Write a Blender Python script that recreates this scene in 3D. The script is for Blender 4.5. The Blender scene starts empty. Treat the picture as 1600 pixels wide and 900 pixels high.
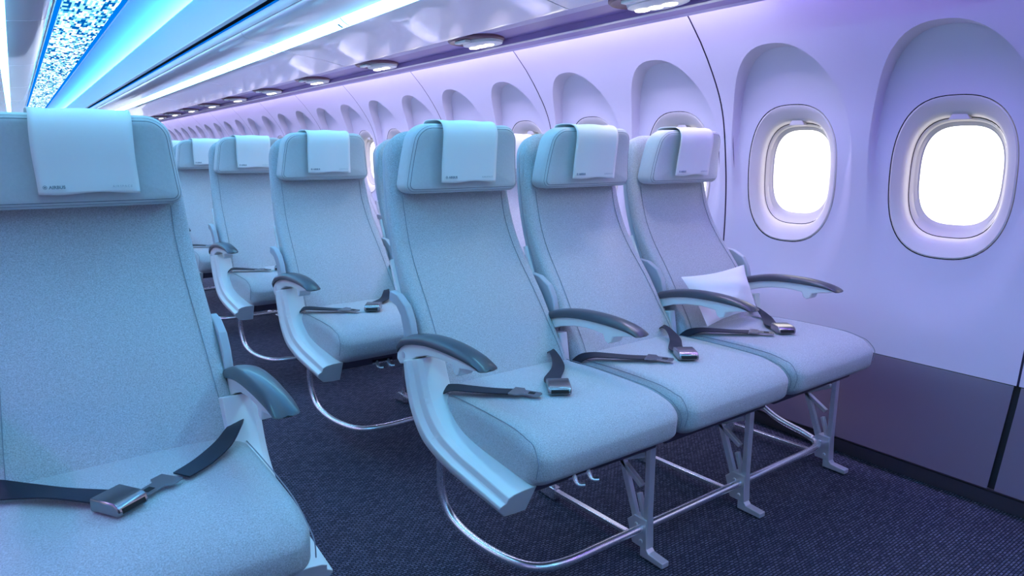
import bpy, bmesh, math, random
import numpy as np
from mathutils import Vector, Matrix
random.seed(4)
C = bpy.context.scene.collection
XC = 0.61                      # centre line of the cabin
NEAR, FAR = -2.2, 22.2         # cabin ends along y
PI = math.pi

# ------------------------------------------------------------------ materials
def new_mat(name):
    m = bpy.data.materials.new(name); m.use_nodes = True
    nt = m.node_tree; nt.nodes.clear()
    out = nt.nodes.new('ShaderNodeOutputMaterial')
    return m, nt, out
def N(nt, t, **kw):
    n = nt.nodes.new(t)
    for k, v in kw.items():
        if k in n.inputs: n.inputs[k].default_value = v
        else: setattr(n, k, v)
    return n
def pbsdf(name, col, rough=.6, metal=0, bump=None, var=0, coat=0, sheen=0):
    """bump = (scale, strength, distance) ; var = colour mottling of the material itself"""
    m, nt, out = new_mat(name)
    b = nt.nodes.new('ShaderNodeBsdfPrincipled')
    b.inputs['Base Color'].default_value = (*col, 1)
    b.inputs['Roughness'].default_value = rough
    b.inputs['Metallic'].default_value = metal
    b.inputs['Coat Weight'].default_value = coat
    b.inputs['Sheen Weight'].default_value = sheen
    nt.links.new(b.outputs[0], out.inputs[0])
    tc = nt.nodes.new('ShaderNodeTexCoord')
    if bump or var:
        sc, st, di = bump or (300, .2, .001)
        no = N(nt, 'ShaderNodeTexNoise', Scale=sc, Detail=3.0, Roughness=.6)
        nt.links.new(tc.outputs['Object'], no.inputs['Vector'])
        if bump:
            bu = N(nt, 'ShaderNodeBump', Strength=st, Distance=di)
            nt.links.new(no.outputs['Fac'], bu.inputs['Height'])
            nt.links.new(bu.outputs[0], b.inputs['Normal'])
        if var:
            mr = N(nt, 'ShaderNodeMapRange')
            mr.inputs['From Min'].default_value = .3; mr.inputs['From Max'].default_value = .7
            mr.inputs['To Min'].default_value = 1 - var; mr.inputs['To Max'].default_value = 1 + var
            nt.links.new(no.outputs['Fac'], mr.inputs['Value'])
            mx = N(nt, 'ShaderNodeVectorMath', operation='SCALE')
            mx.inputs[0].default_value = col
            nt.links.new(mr.outputs[0], mx.inputs['Scale'])
            nt.links.new(mx.outputs[0], b.inputs['Base Color'])
    return m
def emit(name, col, strength):
    m, nt, out = new_mat(name)
    e = N(nt, 'ShaderNodeEmission', Color=(*col, 1), Strength=strength)
    nt.links.new(e.outputs[0], out.inputs[0])
    return m

M = {}
M['fabric'] = pbsdf('grey_fabric', (.46, .49, .53), .9, bump=(420, .5, .002), var=.28, sheen=.15)
M['leather'] = pbsdf('pale_leather', (.56, .60, .63), .5, bump=(160, .35, .0012), var=.03)
M['towel'] = pbsdf('white_cloth', (.86, .88, .90), .9, bump=(700, .2, .0008))
M['thread'] = pbsdf('dark_thread', (.10, .12, .16), .8)
M['seam_thread'] = pbsdf('grey_thread', (.24, .27, .32), .8)
M['shell'] = pbsdf('shell_plastic', (.42, .47, .54), .45)
M['white_plastic'] = pbsdf('white_plastic', (.80, .82, .85), .33)
M['arm_pad'] = pbsdf('arm_pad', (.055, .06, .08), .38, coat=.2)
M['dark_plastic'] = pbsdf('dark_plastic', (.03, .03, .05), .5)
M['beam'] = pbsdf('beam_metal', (.12, .10, .15), .4, metal=.6)
M['metal'] = pbsdf('brushed_aluminium', (.88, .88, .92), .27, metal=.9)
M['grey_metal'] = pbsdf('anodised_grey', (.74, .74, .80), .40, metal=.55)
M['belt'] = pbsdf('belt_webbing', (.012, .016, .035), .55, bump=(500, .3, .001))
M['buckle'] = pbsdf('buckle_steel', (.35, .33, .36), .22, metal=1)
M['wall'] = pbsdf('sidewall_plastic', (.64, .62, .72), .42, bump=(900, .08, .0006))
M['bin'] = pbsdf('bin_plastic', (.88, .80, .90), .30, coat=1)
M['rail'] = pbsdf('white_rail', (.85, .85, .88), .3)
M['ceil'] = pbsdf('ceiling_plastic', (.70, .78, .86), .5)
M['seam'] = pbsdf('seam_dark', (.03, .02, .07), .6)
M['black'] = pbsdf('black_gap', (.004, .004, .008), .7)
M['psu'] = pbsdf('service_channel', (.30, .20, .52), .4)
M['psu_lip'] = pbsdf('service_lip', (.55, .50, .80), .4)
M['lens_brown'] = pbsdf('lamp_housing', (.20, .09, .13), .35)
M['frame'] = pbsdf('window_surround', (.66, .62, .62), .35)
M['reveal'] = pbsdf('window_reveal', (.62, .58, .56), .3)
M['dado'] = pbsdf('dado_panel', (.13, .10, .14), .38, bump=(500, .1, .0008))
M['base'] = pbsdf('base_strip', (.10, .07, .09), .5)
M['print'] = pbsdf('grey_print', (.22, .26, .32), .8)
M['print_light'] = pbsdf('pale_print', (.50, .55, .60), .8)
M['label'] = pbsdf('label_print', (.02, .12, .25), .5)
M['strip'] = emit('bin_strip_light', (.20, .70, 1.0), 17)
M['cove'] = emit('ceiling_cove_light', (.05, .44, 1.0), 75)
M['wallwash'] = emit('wall_wash_light', (.66, .60, 1.0), 36)
M['wallwash_dim'] = emit('dim_violet_light', (.36, .20, 1.0), 15)
M['lamp'] = emit('reading_lamp', (1, .93, .85), 6)
M['edge'] = emit('lit_edge', (.85, .75, 1.0), 1.0)
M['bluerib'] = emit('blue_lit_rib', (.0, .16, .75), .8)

# luminous mosaic panel of the ceiling: blue, cyan and white dashes
def mosaic():
    m, nt, out = new_mat('ceiling_mosaic')
    tc = nt.nodes.new('ShaderNodeTexCoord')
    def snap(w, h):
        s = N(nt, 'ShaderNodeVectorMath', operation='SNAP'); s.inputs[1].default_value = (w, h, 10)
        nt.links.new(tc.outputs['Object'], s.inputs[0])
        wn = N(nt, 'ShaderNodeTexWhiteNoise', noise_dimensions='3D')
        nt.links.new(s.outputs[0], wn.inputs['Vector']); return wn.outputs['Value']
    a, b = snap(.0185, .085), snap(.0370, .17)
    ad = N(nt, 'ShaderNodeMath', operation='MULTIPLY_ADD'); ad.inputs[1].default_value = .35
    nt.links.new(b, ad.inputs[0])
    m2 = N(nt, 'ShaderNodeMath', operation='MULTIPLY'); m2.inputs[1].default_value = .65
    nt.links.new(a, m2.inputs[0]); nt.links.new(m2.outputs[0], ad.inputs[2])
    r = nt.nodes.new('ShaderNodeValToRGB'); r.color_ramp.interpolation = 'CONSTANT'
    e = r.color_ramp.elements
    e[0].position = 0; e[0].color = (0.0, .10, .42, 1)
    e[1].position = .33; e[1].color = (.05, .42, .75, 1)
    for p, c in ((.44, (.34, .86, .95, 1)), (.62, (1.1, 1.3, 1.3, 1))):
        k = e.new(p); k.color = c
    nt.links.new(ad.outputs[0], r.inputs[0])
    em = N(nt, 'ShaderNodeEmission', Strength=1.0)
    nt.links.new(r.outputs[0], em.inputs[0]); nt.links.new(em.outputs[0], out.inputs[0])
    return m
M['mosaic'] = mosaic()
M['blueglow_border'] = emit('ceiling_blue_glow_border', (.0, .20, .85), .85)  # ceiling border given its own glow, standing in for blue light on it

def carpet():
    m, nt, out = new_mat('navy_carpet')
    b = N(nt, 'ShaderNodeBsdfPrincipled', Roughness=.95)
    tc = nt.nodes.new('ShaderNodeTexCoord')
    mp = N(nt, 'ShaderNodeMapping'); mp.inputs['Rotation'].default_value = (0, 0, .0)
    nt.links.new(tc.outputs['Object'], mp.inputs[0])
    br = N(nt, 'ShaderNodeTexBrick', Scale=1.0)
    br.inputs['Color1'].default_value = (.040, .044, .085, 1); br.inputs['Color2'].default_value = (.11, .115, .18, 1)
    br.inputs['Mortar'].default_value = (.008, .010, .022, 1)
    br.inputs['Mortar Size'].default_value = .0022; br.inputs['Mortar Smooth'].default_value = .6
    br.inputs['Brick Width'].default_value = .018; br.inputs['Row Height'].default_value = .0085
    nt.links.new(mp.outputs[0], br.inputs['Vector'])
    no = N(nt, 'ShaderNodeTexNoise', Scale=220.0, Detail=2.0)
    nt.links.new(tc.outputs['Object'], no.inputs['Vector'])
    mr = N(nt, 'ShaderNodeMapRange'); mr.inputs['From Min'].default_value = .3; mr.inputs['From Max'].default_value = .7
    mr.inputs['To Min'].default_value = .35; mr.inputs['To Max'].default_value = 1.7
    nt.links.new(no.outputs['Fac'], mr.inputs['Value'])
    sc = N(nt, 'ShaderNodeVectorMath', operation='SCALE')
    nt.links.new(br.outputs['Color'], sc.inputs[0]); nt.links.new(mr.outputs[0], sc.inputs['Scale'])
    nt.links.new(sc.outputs[0], b.inputs['Base Color'])
    bu = N(nt, 'ShaderNodeBump', Strength=.8, Distance=.003); bu.invert = True
    nt.links.new(br.outputs['Fac'], bu.inputs['Height']); nt.links.new(bu.outputs[0], b.inputs['Normal'])
    nt.links.new(b.outputs[0], out.inputs[0])
    return m
M['carpet'] = carpet()

def glass():
    m, nt, out = new_mat('window_glass')
    t = nt.nodes.new('ShaderNodeBsdfTransparent'); g = N(nt, 'ShaderNodeBsdfGlossy', Roughness=.05)
    x = N(nt, 'ShaderNodeMixShader', Fac=.05)
    nt.links.new(t.outputs[0], x.inputs[1]); nt.links.new(g.outputs[0], x.inputs[2]); nt.links.new(x.outputs[0], out.inputs[0])
    return m
M['glass'] = glass()

# ------------------------------------------------------------------ mesh helpers
class MB:
    def __init__(s): s.v = []; s.f = []; s.m = []
    def add(s, vs, fs, mi=0):
        o = len(s.v); s.v += [tuple(map(float, v)) for v in vs]
        s.f += [tuple(o + i for i in f) for f in fs]; s.m += [mi] * len(fs); return s
    def box(s, x0, x1, y0, y1, z0, z1, mi=0):
        vs = [(x, y, z) for x in (x0, x1) for y in (y0, y1) for z in (z0, z1)]
        return s.add(vs, [(0,1,3,2),(4,6,7,5),(0,4,5,1),(2,3,7,6),(0,2,6,4),(1,5,7,3)], mi)
    def loft(s, rings, closed=True, cap=(True, True), mi=0):
        n = len(rings[0]); vs = [p for r in rings for p in r]; fs = []
        for i in range(len(rings) - 1):
            for j in range(n if closed else n - 1):
                k = (j + 1) % n
                fs.append((i*n + j, i*n + k, (i+1)*n + k, (i+1)*n + j))
        if cap[0]: fs.append(tuple(range(n))[::-1])
        if cap[1]: fs.append(tuple(range((len(rings)-1)*n, len(rings)*n)))
        return s.add(vs, fs, mi)
    def tube(s, pts, r, n=12, mi=0, smooth=True):
        P = [Vector(p) for p in (catmull(pts) if smooth else pts)]
        rings = []; up = Vector((.123, .3, .95))
        for i, p in enumerate(P):
            t = (P[min(i+1, len(P)-1)] - P[max(i-1, 0)]).normalized()
            a = up - t * up.dot(t); a.normalize(); up = a; b = t.cross(a)
            rings.append([p + (a*math.cos(2*PI*k/n) + b*math.sin(2*PI*k/n)) * r for k in range(n)])
        return s.loft(rings, mi=mi)
    def bar(s, a, b, w, h, up=(1, 0, 0), mi=0):
        """rectangular bar a->b; w across 'up' axis, h the other way"""
        a, b = Vector(a), Vector(b); t = (b - a).normalized(); u = Vector(up); u = (u - t*u.dot(t)).normalized(); v = t.cross(u)
        R = [[p + u*(sx*w/2) + v*(sy*h/2) for sx, sy in ((-1,-1),(1,-1),(1,1),(-1,1))] for p in (a, b)]
        return s.loft(R, mi=mi)
    def poly(s, pts, x0, x1, mi=0):
        """(y,z) outline extruded in x"""
        return s.loft([[(x0, y, z) for y, z in pts], [(x1, y, z) for y, z in pts]], mi=mi)
    def build(s, name, mats, parent=None, smooth=35, bevel=0, seg=2, kind=None, loc=None):
        me = bpy.data.meshes.new(name); me.from_pydata(s.v, [], s.f)
        for m in (mats if isinstance(mats, (list, tuple)) else [mats]): me.materials.append(m)
        for p, mi in zip(me.polygons, s.m): p.material_index = mi
        bm = bmesh.new(); bm.from_mesh(me); bmesh.ops.recalc_face_normals(bm, faces=bm.faces[:]); bm.to_mesh(me); bm.free()
        if smooth:
            me.shade_smooth(); me.set_sharp_from_angle(angle=math.radians(smooth))
        o = bpy.data.objects.new(name, me); C.objects.link(o)
        if parent: o.parent = parent
        if loc: o.location = loc
        if kind: o['kind'] = kind
        if bevel:
            b = o.modifiers.new('b', 'BEVEL'); b.width = bevel; b.segments = seg; b.limit_method = 'ANGLE'; b.angle_limit = math.radians(40)
            b.harden_normals = False
        return o

def catmull(pts, k=6):
    P = [Vector(p) for p in pts]
    if len(P) < 3: return P
    out = []
    for i in range(len(P) - 1):
        p0 = P[max(i-1, 0)]; p1 = P[i]; p2 = P[i+1]; p3 = P[min(i+2, len(P)-1)]
        for j in range(k):
            t = j / k
            out.append(.5*((2*p1) + (p2-p0)*t + (2*p0-5*p1+4*p2-p3)*t*t + (3*p1-p0-3*p2+p3)*t**3))
    out.append(P[-1]); return out
def interp(x, xs, ys): return float(np.interp(x, xs, ys))
def smooth_interp(xs, ys):
    """monotone-ish smooth interpolation through catmull samples"""
    P = catmull([(a, b, 0) for a, b in zip(xs, ys)], 8)
    X = [p.x for p in P]; Y = [p.y for p in P]
    return lambda t: float(np.interp(t, X, Y))

def round_outline(corners, n=6):
    """corners: (x, s, r) in order; returns dense polyline with rounded corners"""
    out = []; L = len(corners)
    for i, (x, y, r) in enumerate(corners):
        p = Vector((x, y)); a = Vector(corners[i-1][:2]); b = Vector(corners[(i+1) % L][:2])
        da = (a-p).normalized(); db = (b-p).normalized()
        ang = da.angle(db); d = r / math.tan(ang/2)
        c = p + (da+db).normalized() * (r / math.sin(ang/2))
        s = p + da*d - c; e = p + db*d - c
        a0 = math.atan2(s.y, s.x); a1 = math.atan2(e.y, e.x); da_ = (a1 - a0 + PI) % (2*PI) - PI
        for k in range(n+1):
            t = a0 + da_*k/n; out.append(c + Vector((math.cos(t), math.sin(t)))*r)
    # densify straight runs
    res = []
    for i, p in enumerate(out):
        q = out[(i+1) % len(out)]; m = max(1, int((q-p).length/.03))
        for k in range(m): res.append(p + (q-p)*k/m)
    return res
def inset(outl, d):
    n = len(outl); res = []
    area = sum(outl[i].x*outl[(i+1)%n].y - outl[(i+1)%n].x*outl[i].y for i in range(n)); sg = 1 if area > 0 else -1
    for i in range(n):
        t = (outl[(i+1)%n] - outl[i-1]).normalized(); res.append(outl[i] + Vector((-t.y, t.x))*sg*d)
    return res
def pad(mb, outl, t, r, mapf, bulge=0, steps=5, inner=9, back_flat=True):
    """solid cushion: outline (x,s) with thickness t, edge radius r. mapf(x, s, depth) -> xyz ; depth>0 is the front"""
    c = sum(outl, Vector((0, 0))) / len(outl); rings = []
    def lay(sign, bul):
        R = []
        for k in range(steps+1):
            a = PI/2*k/steps
            R.append([(p.x, p.y, sign*(t/2 - r + r*math.sin(a))) for p in inset(outl, r*(1-math.cos(a)))])
        base = R[-1]
        for k in range(1, inner+1):
            f = k/(inner+.35); g = 1-(1-f)**1.0
            R.append([(x+(c.x-x)*g, y+(c.y-y)*g, z + sign*bul*(1-(1-f)**2.2)) for x, y, z in base])
        return R
    F = lay(1, bulge); B = lay(-1, 0 if back_flat else bulge)
    rings = B[::-1] + F
    mb.loft([[mapf(*p) for p in R] for R in rings], mi=0)

def tag(o, label=None, cat=None, group=None, kind=None):
    if label: o['label'] = label
    if cat: o['category'] = cat
    if group: o['group'] = group
    if kind: o['kind'] = kind
    return o
def empty(name, loc=(0, 0, 0), parent=None):
    o = bpy.data.objects.new(name, None); C.objects.link(o); o.location = loc; o.empty_display_size = .1
    if parent: o.parent = parent
    return o
def copy_tree(o, parent=None):
    c = o.copy(); C.objects.link(c)
    c.parent = parent
    for ch in list(o.children): copy_tree(ch, c)
    return c

# ------------------------------------------------------------------ the setting
FL = MB(); FL.add([(-1.9, NEAR, 0), (2.9, NEAR, 0), (2.9, FAR, 0), (-1.9, FAR, 0)], [(0,1,2,3)])
FL.build('floor', M['carpet'], kind='structure', smooth=0)

# sidewall profile x(z) (right side) measured on the window wall
wall_prof = smooth_interp([.30, .40, .50, .70, .90, 1.10, 1.34, 1.54, 1.688, 1.80, 1.9], [2.525, 2.545, 2.56, 2.588, 2.59, 2.572, 2.52, 2.40, 2.27, 2.15, 2.03])
PITCH, W0 = .60, 1.025
WZ, RA, RB = 1.058, .200, .280          # window centre height, surround half sizes
def sup(t, a, b, n):
    c, s = math.cos(t), math.sin(t)
    return (abs(c/a)**n + abs(s/b)**n)**(-1/n)
def wall_x(dy, z):
    th = math.atan2(z-WZ, dy); rr = math.hypot(dy, z-WZ)
    rb = sup(th, .272, .498 if z > WZ else .560, 2.35)
    d = rr/rb
    sn = math.sin(th); wd = .15 - .137*min(1, max(0, sn*1.35 + .25*max(0, -math.cos(th))*0))**.9 + .22*max(0, -sn)**2
    k = min(1, max(0, (1.0-d)/wd)); k = k*k*(3-2*k)
    depth = .020 + .050*max(0, min(1, (z-WZ)/.45)) - .010*max(0, -sn)
    return wall_prof(z) + k*depth
ZB, ZT = .405, 1.86
def wall_cell(mb, yc, y0, y1, first_gap, last_gap):
    """one window bay: polar grid from the window opening to the bay's rectangle"""
    NA = 112; ya, yb = y0 + (first_gap and .0035), y1 - (last_gap and .0035)
    angs = [2*PI*i/NA for i in range(NA)]
    for cy, cz in ((ya, ZB), (yb, ZB), (ya, ZT), (yb, ZT)):
        t = math.atan2(cz-WZ, cy-yc) % (2*PI); i = min(range(NA), key=lambda j: abs((angs[j]-t+PI) % (2*PI)-PI)); angs[i] = t
    def rrect(t):
        c, s = math.cos(t), math.sin(t); r = 9
        if c > 1e-9: r = min(r, (yb-yc)/c)
        if c < -1e-9: r = min(r, (ya-yc)/c)
        if s > 1e-9: r = min(r, (ZT-WZ)/s)
        if s < -1e-9: r = min(r, (ZB-WZ)/s)
        return r
    rings = []
    fr = [('i', f) for f in np.linspace(0, 1, 9)] + [('b', f) for f in (.90, .92, .94, .96, .975, .987, .9935, 1.0, 1.007)] + [('o', f) for f in np.linspace(.12, 1, 10)]
    for kind, f in fr:
        R = []
        for t in angs:
            ri = sup(t, RA, RB, 2.6); rb = sup(t, .272, .498 if math.sin(t) > 0 else .560, 2.35); ro = rrect(t)
            rb = min(rb, ro*.98)
            if kind == 'i': r = ri + (.88*rb - ri)*f if .88*rb > ri else ri + .004*f
            elif kind == 'b': r = max(rb*f, ri+.005+.01*(f-.9))
            else: r = rb + (ro-rb)*f
            dy, z = r*math.cos(t), WZ + r*math.sin(t)
            R.append((wall_x(dy, z), yc+dy, z))
        rings.append(R)
    mb.loft(rings, cap=(False, False))
NW = 39; k0 = -5     # bays: W0 + k*PITCH
def side_wall(name, mirror):
    mb = MB(); 
    for k in range(k0, k0+NW-2):
        yc = W0 + k*PITCH; odd = (k % 2 == 0)   # bay pairs (0,1): seam below even k, above odd k
        wall_cell(mb, yc, yc-PITCH/2, yc+PITCH/2, k % 2 == 0, k % 2 == 1)
    # dark backing behind the panel seams, curved along the profile
    zs = np.linspace(ZB, ZT, 30)
    for k in range(k0, k0+NW-2):
        if k % 2 == 0:
            y = W0 + k*PITCH - PITCH/2
            mb.loft([[(wall_prof(z)+.006, y-.04, z), (wall_prof(z)+.006, y+.04, z)] for z in zs], closed=False, cap=(False, False), mi=1)
    if mirror: mb.v = [(2*XC-x, y, z) for x, y, z in mb.v]
    return mb.build(name, [M['wall'], M['seam']], kind='structure', smooth=28)
side_wall('wall_right', False)
side_wall('wall_left', True)
YA, YB = W0 + k0*PITCH - PITCH/2, W0 + (k0+NW-3)*PITCH + PITCH/2   # wall extent

def strip(mb, prof, mirror=False, mi=0, y0=NEAR, y1=FAR, seg=1):
    """open profile [(x,z)] extruded along the cabin"""
    P = [((2*XC-x) if mirror else x, z) for x, z in prof]
    ys = np.linspace(y0, y1, seg+1)
    mb.loft([[(x, y, z) for x, z in P] for y in ys], closed=False, cap=(False, False), mi=mi)
for mir, nm in ((False, 'right'), (True, 'left')):
    # dado and base strip
    mb = MB(); ys = [W0 - PITCH/2 + 2*PITCH*j for j in range(-3, 18)]
    for a, b in zip(ys[:-1], ys[1:]):
        strip(mb, [(2.548, .402), (2.545, .396), (2.53, .34), (2.44, .075), (2.47, .07)], mir, 0, a+.010, b-.010, 2)
    strip(mb, [(2.566, .41), (2.548, .35), (2.456, .06)], mir, 1)
    mb.build('trim_1' if not mir else 'trim_2', [M['dado'], M['black']], kind='structure', smooth=30)
    mb = MB(); strip(mb, [(2.50, .078), (2.455, .070), (2.458, .058), (2.480, 0)], mir, 0)
    mb.build('baseboard_' + nm, M['base'], kind='structure', smooth=30)
    # cove above the wall: outer skin, light strip, lip, service channel
    mb = MB()
    strip(mb, [(2.02, 1.638), (2.045, 1.634), (2.055, 1.640), (2.055, 1.652), (2.03, 1.665)], mir, 1)   # lip
    strip(mb, [(2.02, 1.638), (1.93, 1.632), (1.845, 1.613)], mir, 2)
    strip(mb, [(2.03, 1.665), (1.92, 1.70), (1.90, 1.86), (2.07, 1.865)], mir, 3)
    strip(mb, [(1.58, 1.622), (1.60, 1.634), (1.68, 1.636)], mir, 1)
    strip(mb, [(1.68, 1.636), (1.80, 1.632), (1.805, 1.610)], mir, 2)
    mb.build('trim_3' if not mir else 'trim_4', [M['wall'], M['psu_lip'], M['psu'], M['wall']], kind='structure', smooth=30)
    mb = MB(); strip(mb, [(1.807, 1.609), (1.822, 1.606), (1.843, 1.611)], mir, 0, seg=1)
    mb.build('trim_5' if not mir else 'trim_6', [M['rail']], kind='structure', smooth=30)
    # wall wash light lying in the cove, facing the wall
    mb = MB(); strip(mb, [(2.130, 1.738), (2.180, 1.738)], mir, 0, y0=1.55, seg=24); strip(mb, [(2.130, 1.738), (2.180, 1.738)], mir, 1, y0=NEAR, y1=1.55, seg=4); 
    o = mb.build('cove_light' , [M['wallwash'], M['wallwash_dim']], smooth=0); tag(o, 'long violet light strip hidden in the cove above the ' + ('windows' if not mir else 'far side wall opposite the windows'), 'light strip', None)
    # ceiling: curved vault between luminous panel and valance
    mb = MB()
    strip(mb, [(.843, 2.280), (.845, 2.268), (.90, 2.266), (1.0, 2.248), (1.08, 2.218), (1.14, 2.178), (1.17, 2.13), (1.17, 2.05)], mir, 0)
    mb.build('ceiling', [M['ceil']], kind='structure', smooth=60)
    mb = MB()   # valance face with its lit upper edge, black gap and blue rib below
    strip(mb, [(1.135, 2.06), (1.105, 2.145), (1.095, 2.148), (1.075, 2.09), (1.035, 1.96), (1.005, 1.87), (.993, 1.838)], mir, 0)
    strip(mb, [(.993, 1.838), (.988, 1.826), (1.0, 1.815)], mir, 1)
    strip(mb, [(1.0, 1.815), (1.06, 1.83), (1.06, 1.80), (1.005, 1.792)], mir, 2)
    mb.build('trim_7' if not mir else 'trim_8', [M['ceil'], M['rail'], M['black']], kind='structure', smooth=40)
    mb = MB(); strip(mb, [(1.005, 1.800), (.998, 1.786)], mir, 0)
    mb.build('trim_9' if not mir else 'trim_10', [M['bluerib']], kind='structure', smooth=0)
    mb = MB(); strip(mb, [(1.112, 2.128), (1.14, 2.132)], mir, 0, seg=24)
    o = mb.build('vault_light', [M['cove']], smooth=0); tag(o, 'long blue white light strip behind the valance ' + ('on the window side of the ceiling' if not mir else 'on the far side of the ceiling'), 'light strip')

mb = MB(); strip(mb, [(.435, 2.276), (.80, 2.276)], seg=24)
o = mb.build('ceiling_light_panel', M['mosaic'], smooth=0); tag(o, 'long luminous blue and white mosaic panel along the middle of the ceiling', 'ceiling light')
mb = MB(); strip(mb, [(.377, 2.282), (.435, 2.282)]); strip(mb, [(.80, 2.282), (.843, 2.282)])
mb.build('trim_11', M['blueglow_border'], kind='structure', smooth=0)
mb = MB(); strip(mb, [(-1.2, 2.42), (2.4, 2.42)]); mb.build('ceiling', M['wall'], kind='structure', smooth=0)
for y, nm in ((FAR-.05, 'wall_far'), (NEAR+.15, 'wall_near_closure')):
    mb = MB(); mb.add([(-2.2, y, 0), (3.2, y, 0), (3.2, y, 2.5), (-2.2, y, 2.5)], [(0,1,2,3)])
    mb.build(nm, M['ceil'] if nm == 'wall_far' else M['dado'], kind='structure', smooth=0)  # near one: unseen closure added against stray light, dark to cut bounce

# overhead bins ------------------------------------------------------------
BL = 1.93
def make_bin(mir):
    g = 1 if not mir else -1
    X = lambda x: (x - XC)*g + XC
    root = empty('overhead_bin', (X(1.3), 0, 1.70)); ox = X(1.3)
    def T(prof): return [(X(x)-ox, z-1.70) for x, z in prof]
    def sh(name, prof, mat, y0, y1, parent=root, closed=False, seg=1, smooth=50):
        mb = MB(); P = T(prof)
        ys = np.linspace(y0, y1, seg+1)
        mb.loft([[(x, y, z) for x, z in P] for y in ys], closed=closed, cap=(closed, closed))
        return mb.build(name, mat, parent, smooth=smooth)
    sh('upper_rail', [(1.02, 1.80), (1.0, 1.787), (1.003, 1.765), (1.012, 1.752), (1.03, 1.755), (1.05, 1.80)], M['rail'], 0, BL, closed=True)
    sh('door', [(1.020, 1.756), (1.022, 1.742), (1.035, 1.728), (1.065, 1.718), (1.10, 1.712), (1.15, 1.708), (1.182, 1.7035), (1.20, 1.72), (1.2, 1.76), (1.05, 1.78)], M['bin'], .003, BL-.003, closed=True)
    sh('lower_panel', [(1.226, 1.676), (1.24, 1.672), (1.32, 1.662), (1.45, 1.646), (1.56, 1.624), (1.578, 1.622), (1.585, 1.64), (1.58, 1.74), (1.23, 1.74)], M['bin'], .003, BL-.003, closed=True)
    ls = sh('light_strip', [(1.183, 1.7035), (1.187, 1.698), (1.197, 1.690), (1.208, 1.683), (1.219, 1.6775), (1.225, 1.678)], M['strip'], 0, BL, seg=4, smooth=0)
    for k in range(2):      # small printed row markers across the strip
        y = .045 + k*BL/2
        for a, b, pr in ((0, .012, 0), (.05, .056, 0), (.090, .098, 0), (.062, .084, 1)):
            mb = MB(); pf = [(1.181, 1.703), (1.1855, 1.6965), (1.196, 1.6885), (1.207, 1.6815), (1.2195, 1.676)]
            if pr: pf = pf[2:]
            mb.loft([[(x, y+a, z), (x, y+b, z)] for x, z in T(pf)], closed=False, cap=(False, False))
            mb.build('row_marker', M['label'], root, smooth=0)
    return root
for mir in (False, True):
    proto = make_bin(mir)
    ks = list(range(-3, 10)); side = 'window side' if not mir else 'far side of the aisle'
    vis = 0
    for n, k in enumerate(ks):
        y0 = 3.78 + (k-1)*BL; o = proto if n == 0 else copy_tree(proto)
        o.location.y = y0
        o['category'] = 'overhead bin'; o['group'] = 'overhead bins on the ' + side
        words = ['first', 'second', 'third', 'fourth', 'fifth', 'sixth', 'seventh', 'eighth', 'ninth', 'tenth', 'eleventh', 'twelfth', 'thirteenth']
        o['label'] = 'closed overhead bin with cyan light strip, ' + side + ', ' + words[n] + ' along the row'

# service units with lamps under the bins ----------------------------------
LAMP_W = 3.5
def make_psu():
    root = empty('reading_light_unit', (1.70, 0, 1.63))
    mb = MB(); NA = 40
    def ring(a, b, z, cx=0, cy=0, sk=0): return [(cx + a*math.cos(t), cy + b*math.sin(t) + sk*math.cos(t), z) for t in [2*PI*i/NA for i in range(NA)]]
    mb.loft([ring(.112, .150, .006), ring(.112, .150, -.004), ring(.104, .142, -.010), ring(.098, .134, -.006)], cap=(True, True))
    mb.build('housing', M['lens_brown'], root, smooth=40)
    mb = MB(); mb.loft([ring(.072, .122, -.006, .030, -.008), ring(.069, .117, -.018, .030, -.008), ring(.05, .085, -.024, .030, -.008)], cap=(True, True))
    mb.build('bezel', M['rail'], root, smooth=40)
    for i in range(3):
        mb = MB(); mb.loft([ring(.020, .030, -.022, .030, (i-1)*.058), ring(.018, .027, -.027, .030, (i-1)*.058)], cap=(True, True))
        mb.build('lamp', M['lamp'], root, smooth=40)
    ld = bpy.data.lights.new('reading_lamp_beam', 'SPOT'); ld.energy = LAMP_W; ld.color = (.95, .93, 1); ld.spot_size = 2.3; ld.spot_blend = .6; ld.shadow_soft_size = .03
    lo = bpy.data.objects.new('reading_lamp_beam', ld); C.objects.link(lo); lo.parent = root; lo.location = (0, 0, -.05); lo.rotation_euler = (.35, 0, 0)
    mb = MB(); mb.box(-.080, -.052, -.04, .05, -.020, -.008)
    mb.build('air_vent', M['rail'], root, smooth=30, bevel=.004)
    return root
psu = make_psu()
py = [1.60 + 1.02*k for k in range(-2, 20)]
for n, y in enumerate(py):
    o = psu if n == 0 else copy_tree(psu)
    o.location = (1.70, y, 1.63); o['category'] = 'reading light'; o['group'] = 'reading light units under the right-hand bins'
    o['label'] = 'oval brown and white reading light unit under the bins, ' + ['first', 'second', 'third', 'fourth', 'fifth', 'sixth', 'seventh', 'eighth', 'ninth', 'tenth', 'eleventh', 'twelfth', 'thirteenth', 'fourteenth', 'fifteenth', 'sixteenth', 'seventeenth', 'eighteenth', 'nineteenth', 'twentieth', 'twenty-first', 'twenty-second'][n] + ' of the line'

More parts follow.
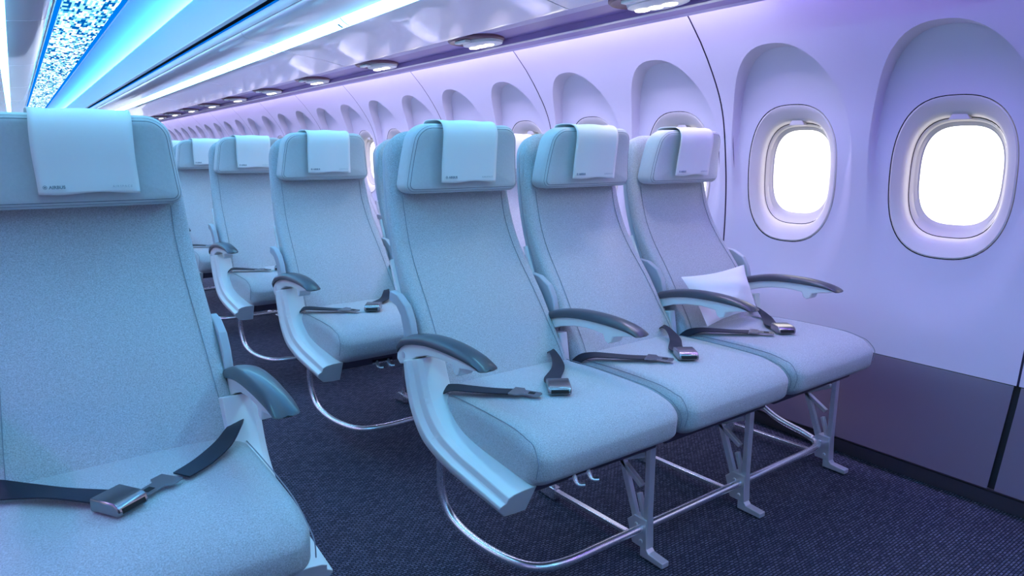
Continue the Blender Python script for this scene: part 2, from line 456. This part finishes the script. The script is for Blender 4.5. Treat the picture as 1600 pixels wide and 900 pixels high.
# windows -------------------------------------------------------------------
NA = 72
def wring(a, b, n, xf, cz=WZ):
    R = []
    for i in range(NA):
        t = 2*PI*i/NA; r = sup(t, a, b, n); dy, dz = r*math.cos(t), r*math.sin(t)
        R.append((xf(dy, cz+dz), dy, cz+dz))
    return R
PX = 2.612
def plane_x(dy, z): return PX - (z-WZ)*.03
def make_window():
    root = empty('window_1'); root['kind'] = 'structure'
    mix = lambda f, d: (lambda dy, z: wall_x(dy, z)*(1-f) + plane_x(dy, z)*f + d)
    mb = MB()
    mb.loft([wring(RA+.04, RB+.04, 2.6, lambda dy, z: wall_x(dy, z)+.012), wring(RA-.006, RB-.006, 2.6, mix(0, .012))], cap=(False, False), mi=0)
    mb.build('gap_shadow', M['black'], root)
    mb = MB()
    mb.loft([wring(RA-.003, RB-.003, 2.6, mix(0, .02)), wring(RA-.003, RB-.003, 2.6, mix(0, .002)), wring(RA-.008, RB-.008, 2.6, mix(.1, -.002)),
             wring(.180, .252, 2.7, mix(.5, .0)), wring(.166, .230, 2.8, mix(.9, .004)), wring(.158, .218, 2.8, mix(1, .012)), wring(.154, .212, 2.9, mix(1, .026)), wring(.152, .209, 2.9, mix(1, .040))], cap=(False, False))
    mb.build('surround', M['frame'], root, smooth=40)
    mb = MB()
    mb.loft([wring(.1545, .2115, 2.9, mix(1, .040)), wring(.1485, .2055, 2.9, mix(1, .043))], cap=(False, False))
    mb.build('gasket', M['black'], root)
    mb = MB()
    mb.loft([wring(.149, .206, 2.9, mix(1, .039)), wring(.145, .199, 2.9, mix(1, .044)), wring(.142, .190, 2.9, mix(1, .058), WZ+.004), wring(.1395, .184, 2.9, mix(1, .060), WZ+.006), wring(.135, .176, 2.9, mix(1, .070), WZ+.008), wring(.130, .172, 2.9, mix(1, .072), WZ+.008)], cap=(False, False))
    mb.build('reveal', M['reveal'], root, smooth=40)
    mb = MB(); R = wring(.131, .173, 2.9, mix(1, .073), WZ+.008); mb.add(R, [tuple(range(NA))])
    mb.build('pane', M['glass'], root, smooth=0)
    mb = MB(); z0 = WZ + .2045
    mb.poly([(-.035, z0-.006), (.035, z0-.006), (.022, z0+.014), (-.022, z0+.014)], plane_x(0, z0)+.012, plane_x(0, z0)+.040)
    mb.build('shade_handle', M['frame'], root, smooth=30, bevel=.003)
    return root
w0 = make_window(); names = 1
for k in range(k0, k0+NW-2):
    o = w0 if k == k0 else copy_tree(w0)
    o.name = 'window_%d' % (k-k0+1); o.location.y = W0 + k*PITCH
wl = None
for k in range(k0, k0+NW-2):
    o = copy_tree(w0); o.name = 'window_%d' % (k-k0+NW-1); o.location.y = W0 + k*PITCH; o.location.x = 2*XC; o.scale.x = -1

# ------------------------------------------------------------------ seats
Y0 = 1.35   # seat origin in y for the first row
back_y = smooth_interp([.40, .50, .55, .62, .715, .80, .86, .93, 1.0, 1.1, 1.2, 1.3], [1.42, 1.475, 1.503, 1.555, 1.613, 1.662, 1.695, 1.724, 1.745, 1.765, 1.775, 1.785])
def back_map(x, s, d):
    """s is height along the back, d forward of the mid plane"""
    e = .004; ty = (back_y(s+e)-back_y(s-e))/(2*e); L = math.hypot(1, ty)
    return (x, back_y(s) - Y0 + .032 - d/L, s + d*ty/L)

def ribbon(mb, pts, widths, t=.003):
    """strap along pts; widths = list of half-width vectors"""
    P = catmull(pts, 5); Wd = catmull(widths, 5); R = []
    for i, p in enumerate(P):
        w = Vector(Wd[i]); tg = (P[min(i+1, len(P)-1)] - P[max(i-1, 0)]).normalized(); nrm = tg.cross(w).normalized()*t/2
        c = p
        R.append([c-w-nrm, c-nrm*1.0, c+w-nrm, c+w+nrm, c+nrm*1.0, c-w+nrm])
    mb.loft(R)

def make_seat(kind, mir):
    """kind: aisle / middle / window. x to the right-hand triple's window; mir flips the side of its armrest"""
    g = -1 if mir else 1
    root = empty('passenger_seat')
    # cushion
    fx = [1.045-Y0, 1.60-Y0]
    out = round_outline([(-.232, fx[0], .045), (.232, fx[0], .045), (.232, fx[1], .03), (-.232, fx[1], .03)], 7)
    def cm(x, y, d):
        u = (y-fx[0])/(fx[1]-fx[0]); u = max(0, min(1, u))
        top = .548 + .010*math.sin(u*PI) - .028*max(0, 1-u/.22)**2 - .016*u
        bot = .418 + .012*(u) + .010*max(0, 1-u/.15)**2
        f = (d+.065)/.13
        yy = y + (.012*(1-abs(2*f-1)**2) * -max(0, 1-u/.1)) + .010*(1-f)*max(0,1-u/.2)
        return (x, yy, bot + (top-bot)*f)
    mb = MB(); pad(mb, out, .13, .040, cm, bulge=.006, steps=7, inner=12)
    cu = mb.build('seat_cushion', M['fabric'], root, smooth=80)
    for sg in (-1, 1):
        mb = MB()
        P = [cm(sg*.2205, y, .0585) for y in np.linspace(fx[0]+.03, fx[1]-.02, 22)]
        P = [cm(sg*.229, fx[0]+.012, -.02), cm(sg*.226, fx[0]+.010, .03)] + P
        P = [(x+sg*.0025, y, z) for x, y, z in P]
        mb.tube(P, .0012, 5)
        mb.build('piping', M['seam_thread'], cu)
    mb = MB(); mb.box(-.225, .225, 1.12-Y0, 1.56-Y0, .385, .425)
    mb.build('seat_pan', M['beam'], root, bevel=.006)
    # backrest
    out = round_outline([(-.228, .465, .03), (.226, .465, .03), (.222, .70, .5), (.204, 1.05, .6), (.194, 1.208, .080), (-.196, 1.208, .080), (-.206, 1.05, .6), (-.224, .70, .5)], 8)
    def bm_(x, s, d):
        a = max(0, abs(x)-.15)/.08
        lum = .016*math.exp(-((s-.66)/.14)**2) - .006*math.exp(-((s-.93)/.12)**2)
        dd = d*TB(s)/.06 + (lum if d > 0 else 0) + (.006*a*math.exp(-((s-.85)/.3)**2) if d > 0 else 0)
        return back_map(x, s, dd)
    TB = lambda s: .048 + .040*max(0, min(1, (.80-s)/.3))
    mb = MB(); pad(mb, out, .06, .026, bm_, bulge=.004, steps=7, inner=12)
    ba = mb.build('backrest', M['fabric'], root, smooth=80)
    for sg in (-1, 1):
        ss = np.linspace(.50, 1.02, 26); mb = MB()
        mb.tube([bm_(sg*(.172 + .024*((.95-s)/.45 if s < .95 else 0)), s, .0325) for s in ss], .0010, 5)
        mb.build('seam', M['seam_thread'], ba)
    # shell behind
    out2 = round_outline([(-.222, .50, .03), (.222, .50, .03), (.218, .70, .5), (.200, 1.05, .6), (.189, 1.206, .082), (-.189, 1.206, .082), (-.200, 1.05, .6), (-.218, .70, .5)], 8)
    mb = MB(); pad(mb, out2, .024, .011, lambda x, s, d: back_map(x, s, d-.031), steps=4, inner=4)
    sh = mb.build('back_shell', M['shell'], root, smooth=80)
    mb = MB(); pad(mb, round_outline([(-.17, .80, .02), (.17, .80, .02), (.17, 1.08, .02), (-.17, 1.08, .02)], 4), .014, .005, lambda x, s, d: back_map(x, s, d-.050), steps=3, inner=2)
    mb.build('tray_table', M['white_plastic'], sh, smooth=60)
    for sg in (-1, 1):
        mb = MB()
        TW = lambda s: .2245 - .020*max(0, min(1, (s-.70)/.35)); mb.loft([[back_map(sg*(TW(s)-.006), s, -.028), back_map(sg*(TW(s)+.002), s, -.030), back_map(sg*(TW(s)+.002), s, -.042), back_map(sg*(TW(s)-.006), s, -.044)] for s in np.linspace(.68, .86, 10)])
        mb.build('side_trim', M['rail'], sh, smooth=60)
    # headrest
    out = round_outline([(-.196, 1.030, .026), (.196, 1.030, .026), (.170, 1.222, .055), (-.170, 1.222, .055)], 9)
    hy = lambda s: 1.702 - .0*s
    def hm(x, s, d):
        f = (s-1.03)/.19
        return (x, 1.722 - Y0 - .030*f*f - d + .010*(abs(x)/.2)**3, s + .004)
    mb = MB(); pad(mb, out, .080, .024, hm, bulge=.005, steps=7, inner=9)
    he = mb.build('headrest', M['leather'], root, smooth=80)
    for ins, dep in ((.0065, .0315), (.0125, .0365)):
        mb = MB(); ol = inset(out, ins); P = [hm(p.x, p.y, dep) for p in ol]; P = P + P[:1]
        mb.tube(P, .0009, 5, smooth=False)
        mb.build('stitching', M['thread'], he)
    # belts
    def z_(x, y): return .5525 + .010*math.sin(PI*max(0, min(1, (y-1.045)/.55))) - .016*(y-1.045)/.55 - .026*max(0, 1-(y-1.045)/.12)**2
    H = Vector
    fl = -1 if mir else 1
    b = MB(); q = lambda x, y, dz=0: (fl*x, y-Y0, z_(0, y)+dz+.004)
    tx = -.045 if mir else -.115; tdir = (.80, -.60) if mir else (.50, -.86)
    if mir: sp = [(-.235, 1.53-Y0, .50), (-.215, 1.48-Y0, .560), q(.200, 1.435, .026), q(.165, 1.385, .012), q(.115, 1.33, .006), q(.070, 1.292, .006)]
    if mir: sp = [(.235, 1.53-Y0, .50), (.218, 1.48-Y0, .566)] + sp[2:]; sp = [(abs(p[0]), p[1], p[2]) for p in sp]; wv = [(.010, -.012, .010), (.010, -.014, .010), (.011, -.017, .006), (.012, -.018, .001), (.012, -.018, 0), (.011, -.017, 0)]
    else: sp = [(-.236, 1.50-Y0, .500), (-.230, 1.460-Y0, .540), q(-.216, 1.42, .004), q(-.195, 1.375, .007), q(-.16, 1.33, .006), q(-.125, 1.293, .006)]; wv = [(.003, .010, .010), (.006, .011, .008), (.012, .012, .003), (.016, .010, .001), (.017, .009, .000), (.017, .009, .000)]
    ribbon(b, sp, wv)
    bl = b.build('seat_belt', M['belt'], root, smooth=50)
    b = MB(); d = Vector((.6, -.8, 0)).normalized()
    base = Vector((tx, 1.285-Y0, z_(0, 1.285)+.010))
    ax = Vector((fl*tdir[0], tdir[1], 0)).normalized(); sd = Vector((ax.y, -ax.x, 0))
    base.x *= fl
    def pl(u, v): return base + ax*u + sd*v
    T_ = [pl(-.012, -.024), pl(.012, -.026), pl(.020, -.014), pl(.062, -.013), pl(.066, -.009), pl(.066, .009), pl(.062, .013), pl(.020, .014), pl(.012, .026), pl(-.012, .024)]
    Up = H((0, 0, .003)); b.loft([T_, [p+Up for p in T_]])
    b.build('tongue', M['buckle'], bl, smooth=30)
    b = MB(); S_ = [pl(.034, -.0065), pl(.050, -.0065), pl(.050, .0065), pl(.034, .0065)]
    b.loft([[p+Up*1.02 for p in S_], [p+Up*1.15 for p in S_]]); b.build('tongue_slot', M['black'], bl, smooth=0)
    b = MB(); bx = .035 if mir else -.018
    if mir: ribbon(b, [(-.240, 1.48-Y0, .48), (-.232, 1.45-Y0, .54), q(.212, 1.42, .012), q(.165, 1.385, .010), q(.115, 1.335, .010), q(.060, 1.278, .010)],
                  [(.004, .006, .016), (.004, .010, .018), (.006, .016, .012), (.008, .018, .004), (.012, .018, -.002), (.015, .016, 0)])
    else: ribbon(b, [(fl*.19, 1.56-Y0, .49), (fl*.165, 1.50-Y0, .565), q(.135, 1.445, .028), q(.095, 1.375, .010), q(bx+.040, 1.31, .008), q(bx+.015, 1.27, .010)],
           [(fl*.018, .012, -.004), (fl*.019, .013, -.004), (fl*.020, .014, 0), (fl*.020, -.004, 0), (fl*.021, -.010, 0), (fl*.020, -.012, 0)])
    br = b.build('seat_belt', M['belt'], root, smooth=50)
    b = MB(); c = Vector(q(bx, 1.237, .012)); ax = Vector((-fl*.55, -.83, 0)).normalized(); sd = Vector((-ax.y, ax.x, 0))
    pr = [(-.034, -.011), (.030, -.011), (.034, -.004), (.030, .007), (.020, .012), (-.034, .012)]
    b.loft([[c + ax*u + sd*s + H((0, 0, w)) for u, w in pr] for s in (-.029, .029)])
    b.build('buckle', M['buckle'], br, smooth=30, bevel=.003)
    b = MB(); b.loft([[c + ax*u + sd*s + H((0, 0, w)) for u, w in ((.0335, -.006), (.0350, -.004), (.0322, .003), (.031, .002))] for s in (-.022, .022)])
    b.build('buckle_slot', M['black'], br, smooth=0)
    # seat side fittings between seats: pivot and dark recline bracket
    for sg in (-1, 1):
        b = MB()
        b.box(sg*.233-.005, sg*.233+.005, 1.50-Y0, 1.58-Y0, .40, .525)
        b.tube([(sg*.236-.009, 1.545-Y0, .50), (sg*.236+.009, 1.545-Y0, .50)], .022, 14, smooth=False)
        b.build('recline_pivot', M['dark_plastic'], root, smooth=40, bevel=.002)
    # armrests
    arms = {'aisle': [-.258 if not mir else -.240], 'middle': [-.250], 'window': [-.250, .240]}[kind]
    for ax_ in arms: armrest(root, g*ax_, kind, g, first=(ax_ < 0))
    if kind == 'aisle': shroud(root, g*(-.258 if not mir else -.240), g)
    return root

def armrest(root, x, kind, g, first):
    ar = empty('armrest', (x, 0, 0), root)
    aisle = kind == 'aisle'
    top = [(1.612, .636), (1.590, .656), (1.554, .673), (1.48, .691), (1.40, .701), (1.30, .703), (1.22, .696), (1.175, .685), (1.155, .674)]
    bot = [(1.606, .616), (1.585, .634), (1.550, .650), (1.48, .667), (1.40, .678), (1.30, .682), (1.22, .680), (1.18, .675), (1.160, .669)]
    S_ = lambda L: [(1.612-(1.612-a)*.925, b) for a, b in L]
    top, bot = S_(top), S_(bot)
    tp = catmull([(0, a, b) for a, b in top], 4); bp = catmull([(0, a, b) for a, b in bot], 4)
    mb = MB(); R = []; n = len(tp)
    for i, (t, b) in enumerate(zip(tp, bp)):
        f = i/(n-1); hw = .0245 + .004*math.sin(PI*min(1, f*1.1)); hw *= (1 if f < .93 else math.sqrt(max(.05, 1-((f-.93)/.075)**2)))
        hw *= (1 if f > .05 else .75+.25*f/.05)
        h = t.z-b.z; c = min(.012, h*.6)
        sec = [(-hw, b.z), (-hw-.001, t.z-c), (-hw*.86, t.z-c*.35), (-hw*.5, t.z-.001), (0, t.z+.001), (hw*.5, t.z-.001), (hw*.86, t.z-c*.35), (hw+.001, t.z-c), (hw, b.z)]
        R.append([(sx, (t.y if sz > b.z else b.y)-Y0, sz) for sx, sz in sec])
    mb.loft(R); mb.build('arm_pad', M['arm_pad'], ar, smooth=50)
    bt = [(1.606, .618), (1.585, .636), (1.550, .652), (1.48, .669), (1.40, .680), (1.30, .684), (1.22, .682), (1.175, .676)]
    if g and aisle: lo = [(1.178, .669), (1.222, .662), (1.256, .656), (1.262, .640), (1.275, .633), (1.288, .640), (1.294, .657), (1.36, .656), (1.43, .648), (1.49, .630), (1.545, .602), (1.590, .588), (1.61, .600)]
    else: lo = [(1.178, .669), (1.222, .661), (1.256, .653), (1.263, .636), (1.277, .629), (1.291, .636), (1.300, .653), (1.36, .656), (1.43, .650), (1.49, .638), (1.545, .620), (1.590, .604), (1.61, .606)]
    bt, lo = S_(bt), S_(lo)
    mb = MB(); mb.poly([(a-Y0, b) for a, b in (bt + lo)], -.021, .021)
    mb.build('arm_body', M['white_plastic'], ar, smooth=30, bevel=.003)
    mb = MB(); mb.tube([(-.0225, 1.568-Y0, .620), (.0225, 1.568-Y0, .620)], .009, 16, smooth=False)
    mb.build('pivot_cap', M['grey_metal'], ar, smooth=40)
    # upright side bracket rising behind the arm
    mb = MB(); xb = .012*g
    mb.poly([(a-Y0+.01, b) for a, b in [(1.60, .60), (1.553, .60), (1.548, .66), (1.562, .71), (1.585, .745), (1.632, .768), (1.678, .772), (1.684, .745), (1.640, .735), (1.615, .712), (1.60, .67)]], xb-.011, xb+.009)
    mb.build('side_bracket', M['shell'], ar, smooth=30, bevel=.003)
    if not aisle:
        mb = MB(); mb.poly([(a-Y0, b) for a, b in [(1.49, .47), (1.545, .47), (1.562, .605), (1.515, .612)]], -.014, .014)
        mb.build('support_post', M['white_plastic'], ar, smooth=30, bevel=.003)

def shroud(root, x, g):
    pairs = [((1.585, .60), (1.478, .632)), ((1.582, .54), (1.455, .575)), ((1.558, .465), (1.423, .515)), ((1.505, .402), (1.365, .472)), ((1.41, .372), (1.285, .452)), ((1.30, .360), (1.20, .442)), ((1.120, .352), (1.080, .428))]
    O = catmull([(0, *a) for a, b in pairs], 6); I = catmull([(0, *b) for a, b in pairs], 6); R = []
    sec = [(0, .050), (.0, .018), (.05, -.012), (.30, -.030), (.47, -.036), (.56, -.036), (.66, -.024), (.86, -.022), (.95, -.010), (1.0, .012), (1.0, .050)]
    for i, (o, b) in enumerate(zip(O, I)):
        R.append([(g*dx, (o.y+(b.y-o.y)*q)-Y0, o.z+(b.z-o.z)*q) for q, dx in sec])
    mb = MB(); mb.loft(R)
    sh = mb.build('end_shroud', M['white_plastic'], root, smooth=22, bevel=.002, loc=(x, 0, 0))

seat_group = {}
protos = {}
def seat(kind, mir, x, y, label, group):
    key = (kind, mir)
    if key not in protos: protos[key] = o = make_seat(kind, mir)
    else: o = copy_tree(protos[key])
    o.location = (x, y, 0); tag(o, label, 'seat', group); return o

# head covers
def make_cover():
    root_mb = MB(); W = .089; NX = 16
    path = []
    # from the rear top of the headrest over and down the front
    ys = [(1.745, 1.17), (1.752, 1.205), (1.742, 1.2285), (1.72, 1.2330), (1.69, 1.2335), (1.665, 1.2310), (1.648, 1.222), (1.640, 1.205), (1.6395, 1.18), (1.644, 1.15), (1.650, 1.12), (1.655, 1.09), (1.659, 1.066)]
    P = catmull([(0, a, b) for a, b in ys], 3); R = []; n = len(P)
    for i, p in enumerate(P):
        row = []; f = i/(n-1)
        tg = (P[min(i+1, n-1)]-P[max(i-1, 0)]).normalized(); nr = Vector((0, tg.z, -tg.y))
        if nr.z < 0 and i < n*.5: nr = -nr
        if i >= n*.5 and nr.y > 0: nr = -nr
        w = W*(1 + .03*max(0, f-.5)); wav = .0016*math.sin(3.1+f*11)
        for j in range(NX+1):
            u = j/NX*2-1
            q = Vector((u*w + wav + .004*max(0, f-.4), p.y-Y0 + .0085*(abs(u)*.45)**3, p.z + (.0022*math.sin(u*4+1) if f > .99 else 0)))
            row.append(q + nr*(.0025+.0012*math.sin(u*5+f*3)))
        R.append(row)
    root_mb.loft(R, closed=False, cap=(False, False))
    o = root_mb.build('headrest_cover', M['towel'], None, smooth=80)
    so = o.modifiers.new('s', 'SOLIDIFY'); so.thickness = .0022; so.offset = 0
    def txt(s, size, x, align, mat, name, sp=1.0, off=0):
        cu = bpy.data.curves.new(name, 'FONT'); cu.resolution_u = 3; cu.body = s; cu.size = size; cu.align_x = align; cu.space_character = sp
        cu.extrude = .0003; cu.offset = off; cu.materials.append(mat)
        tmp = bpy.data.objects.new('tmp', cu); C.objects.link(tmp); bpy.context.view_layer.update()
        me = bpy.data.meshes.new_from_object(tmp.evaluated_get(bpy.context.evaluated_depsgraph_get())); bpy.data.objects.remove(tmp)
        if not me.materials: me.materials.append(mat)
        t = bpy.data.objects.new(name, me); C.objects.link(t); t.parent = o
        t.location = (x, 1.6485-Y0, 1.0765); t.rotation_euler = (PI/2 - .09, 0, 0); return t
    txt('AIRBUS', .0085, -.068, 'LEFT', M['print'], 'printed_lettering', 1.02, .0003)
    txt('AIRSPACE', .0068, .080, 'RIGHT', M['print_light'], 'printed_lettering', 1.3)
    mb = MB(); cx, cz = -.0745, 1.0795
    for r0, r1 in ((.0028, .0038), (.0, .0018)):
        ring = lambda r: [(cx + r*math.cos(2*PI*k/20), 1.6483-Y0, cz + r*math.sin(2*PI*k/20)) for k in range(20)]
        if r0 > 0: mb.loft([ring(r0), ring(r1)], cap=(False, False))
        else: mb.add(ring(r1), [tuple(range(20))])
    mb.build('printed_emblem', M['print'], o, smooth=0)
    return o
cov = [None]
def cover(x, y, label, group):
    if cov[0] is None: cov[0] = o = make_cover()
    else: o = copy_tree(cov[0])
    o.location = (x, y, 0); tag(o, label, 'headrest cover', group)

# frame with legs below a triple
def make_frame(xs, x0, x1):
    """xs: leg positions; x0..x1 extent of the tubular loop (local x)"""
    root = empty('seat_row_frame')
    Yr = lambda y: y-Y0
    mb = MB(); r = .0125
    mb.tube([(x0, Yr(1.60), .38), (x0, Yr(1.605), .26), (x0, Yr(1.60), .17), (x0+.005, Yr(1.56), .110), (x0+.012, Yr(1.46), .088), (x0+.03, Yr(1.33), .088), (x0+.07, Yr(1.245), .090), (x0+.15, Yr(1.212), .092),
             (x0+.3, Yr(1.210), .092), ((x0+x1)/2, Yr(1.210), .092), (x1-.3, Yr(1.210), .092), (x1-.10, Yr(1.212), .092), (x1-.03, Yr(1.235), .092), (x1-.005, Yr(1.30), .100), (x1, Yr(1.42), .12), (x1, Yr(1.52), .17), (x1, Yr(1.58), .24), (x1, Yr(1.60), .38)], r, 14)
    mb.build('baggage_bar', M['metal'], root, smooth=60)
    for y, z in ((1.27, .40), (1.50, .395)):
        mb = MB(); mb.tube([(x0+.02, Yr(y), z), (x1-.02, Yr(y), z)], .020, 16, smooth=False)
        mb.build('cross_beam', M['beam'], root, smooth=60)
    for lx in xs:
        lg = empty('leg', (lx, 0, 0), root)
        mb = MB()
        mb.box(-.011, .011, Yr(1.196)-.009, Yr(1.196)+.009, .045, .395)
        mb.build('front_strut', M['grey_metal'], lg, smooth=30, bevel=.002)
        mb = MB()
        up = (1, 0, 0)
        for a, b, w in (((1.225, .07), (1.345, .385), .020), ((1.212, .315), (1.318, .262), .015), ((1.318, .272), (1.222, .215), .015), ((1.30, .375), (1.46, .385), .014), ((1.318, .275), (1.49, .38), .014), ((1.205, .36), (1.32, .352), .014), ((1.232, .19), (1.205, .11), .012)):
            mb.bar((0, Yr(a[0]), a[1]), (0, Yr(b[0]), b[1]), .016, w, up)
        mb.build('truss', M['grey_metal'], lg, smooth=30, bevel=.002)
        mb = MB(); mb.poly([(Yr(a), b) for a, b in [(1.185, .035), (1.24, .035), (1.262, .10), (1.235, .125), (1.19, .125)]], -.016, .016)
        mb.poly([(Yr(a), b) for a, b in [(1.125, .006), (1.21, .006), (1.21, .040), (1.19, .040), (1.178, .026), (1.125, .022)]], -.014, .014)
        for yy, zz in ((1.205, .055), (1.225, .10)): mb.tube([(-.019, Yr(yy), zz), (.019, Yr(yy), zz)], .006, 10, smooth=False)
        mb.build('floor_fitting', M['grey_metal'], lg, smooth=30, bevel=.002)
        mb = MB(); mb.bar((0, Yr(1.235), .045), (0, Yr(1.645), .030), .018, .014)
        mb.build('lower_rail', M['metal'], lg, smooth=30, bevel=.002)
        mb = MB(); mb.bar((0, Yr(1.64), .025), (0, Yr(1.53), .39), .018, .020); mb.poly([(Yr(a), b) for a, b in [(1.60, .004), (1.69, .004), (1.69, .022), (1.65, .045), (1.60, .045)]], -.014, .014)
        mb.build('rear_strut', M['metal'], lg, smooth=30, bevel=.002)
    # belt anchor hooks and seat electronics below the aisle cushion
    mb = MB()
    for dx in (0, .045):
        mb.tube([(x0+.09+dx, Yr(1.13), .40), (x0+.09+dx, Yr(1.11), .375), (x0+.105+dx, Yr(1.10), .372)], .007, 10)
    mb.box(x0+.07, x0+.15, Yr(1.12), Yr(1.25), .385, .402)
    mb.build('mounting_clip', M['metal'], root, smooth=50)
    return root

ROW = 1.10; XS = [1.058, 1.54, 2.03]
kinds = ['aisle', 'middle', 'window']; ordw = ['front', 'second', 'third', 'fourth', 'fifth']
fr0 = None
for r in range(5):
    y = Y0 + r*ROW
    for c_, k in enumerate(kinds):
        if r == 0: lab = {'aisle': 'pale grey aisle seat in front row of the triple, its two belt ends lying open', 'middle': 'pale grey middle seat of the front triple, between aisle seat and pillow seat', 'window': 'pale grey window seat of the front triple with white pillow on it'}[k]
        else: lab = 'pale grey %s seat of the %s row from the camera on the window side' % (k, ordw[r])
        seat(k, False, XS[c_], y, lab, 'seats on the window side of the aisle')
        lab = 'white cloth headrest cover with small printing on the %s seat of the %s window-side row' % (k, ordw[r])
        cover(XS[c_]+(-.014 if r == 0 else -.004), y, lab, 'headrest covers')
    if fr0 is None: fr0 = f = make_frame([1.345-1.54, 1.80-1.54, 2.31-1.54], .905-1.54, 2.32-1.54)
    else: f = copy_tree(fr0)
    f.location = (1.54, y, 0)
    tag(f, 'silver tubular leg frame with baggage bar under the %s triple of window-side seats' % ordw[r], 'seat frame', 'seat frames')
XL = .112
seat('aisle', True, XL, Y0, 'large pale grey aisle seat across the aisle, cropped by the picture edge, facing forward', 'seats across the aisle')
seat('middle', True, XL-.482, Y0, 'pale grey seat beyond the large cropped aisle seat, barely showing at its edge', 'seats across the aisle')
cover(XL+.005, Y0, 'largest white cloth headrest cover, on the big seat across the aisle', 'headrest covers')
cover(XL-.477, Y0, 'white headrest cover on the seat beyond the big seat across the aisle', 'headrest covers')
f = make_frame([-.03, -.50], .905-1.54+.5-.93, .225); f.location = (XL-.10, Y0, 0)
tag(f, 'silver tubular leg frame under the large cropped seat across the aisle', 'seat frame', 'seat frames')

# pillow on the window seat
def pillow():
    # corners tl,tr,br,bl in world
    TL, TR, BR, BL_ = [Vector(p) for p in ((1.799, 1.500, .730), (2.135, 1.490, .742), (2.118, 1.410, .590), (1.826, 1.400, .572))]
    mb = MB(); n = 26
    nr = (TR-TL).cross(BL_-TL).normalized()
    if nr.y > 0: nr = -nr
    def pt(u, v, s):
        # pinched edges
        e = lambda t: math.sin(PI*t)
        uu = u + (.055*e(v))*(0.5-u)*1.2; vv = v + (.09*e(u))*(0.5-v)*1.2
        p = TL*(1-uu)*(1-vv) + TR*uu*(1-vv) + BR*uu*vv + BL_*(1-uu)*vv
        b = (e(u)**.62)*(e(v)**.62)*.048
        wr = .0035*math.sin(9*u+4*v)*e(u)*e(v) + .003*math.sin(14*v-6*u)*e(u)*e(v)
        return p + nr*(s*b + (wr if s > 0 else 0)*1.0)
    F = [[pt(i/n, j/n, 1) for i in range(n+1)] for j in range(n+1)]
    B = [[pt(i/n, j/n, -.5) for i in range(n+1)] for j in range(n+1)]
    mb.loft(F, closed=False, cap=(False, False)); mb.loft(B, closed=False, cap=(False, False))
    o = mb.build('pillow', M['towel'], None, smooth=80)
    tag(o, 'small white pillow leaning on the back of the front row window seat', 'pillow')
pillow()

# ------------------------------------------------------------------ camera, world
f_px, VX, HY, CH = 1055.0, 21.0, 237.0, 1.15
Yc = Vector(((VX-800)/f_px, -(HY-450)/f_px, 1)).normalized()
upc = Vector((0, 1, (HY-450)/f_px)).normalized()
upc = Vector((0, 1, -(-(HY-450)/f_px))).normalized()
Xc = Yc.cross(upc); 
if Xc.x < 0: Xc = -Xc
right = Vector((Xc.x, Yc.x, upc.x)); up = Vector((Xc.y, Yc.y, upc.y)); fwd = Vector((Xc.z, Yc.z, upc.z))
cam = bpy.data.cameras.new('camera'); co = bpy.data.objects.new('camera', cam); C.objects.link(co)
cam.sensor_width = 36; cam.lens = 36*f_px/1600; cam.clip_start = .02
m = Matrix((( right.x, up.x, -fwd.x, 0), (right.y, up.y, -fwd.y, 0), (right.z, up.z, -fwd.z, CH), (0, 0, 0, 1)))
co.matrix_world = m
bpy.context.scene.camera = co

w = bpy.data.worlds.new('World'); bpy.context.scene.world = w; w.use_nodes = True
w.node_tree.nodes['Background'].inputs[0].default_value = (1, .98, .95, 1)
w.node_tree.nodes['Background'].inputs[1].default_value = 2.0
vs = bpy.context.scene.view_settings
vs.view_transform = 'Standard'; vs.look = 'None'; vs.gamma = 1; vs.use_curve_mapping = False; vs.exposure = .34
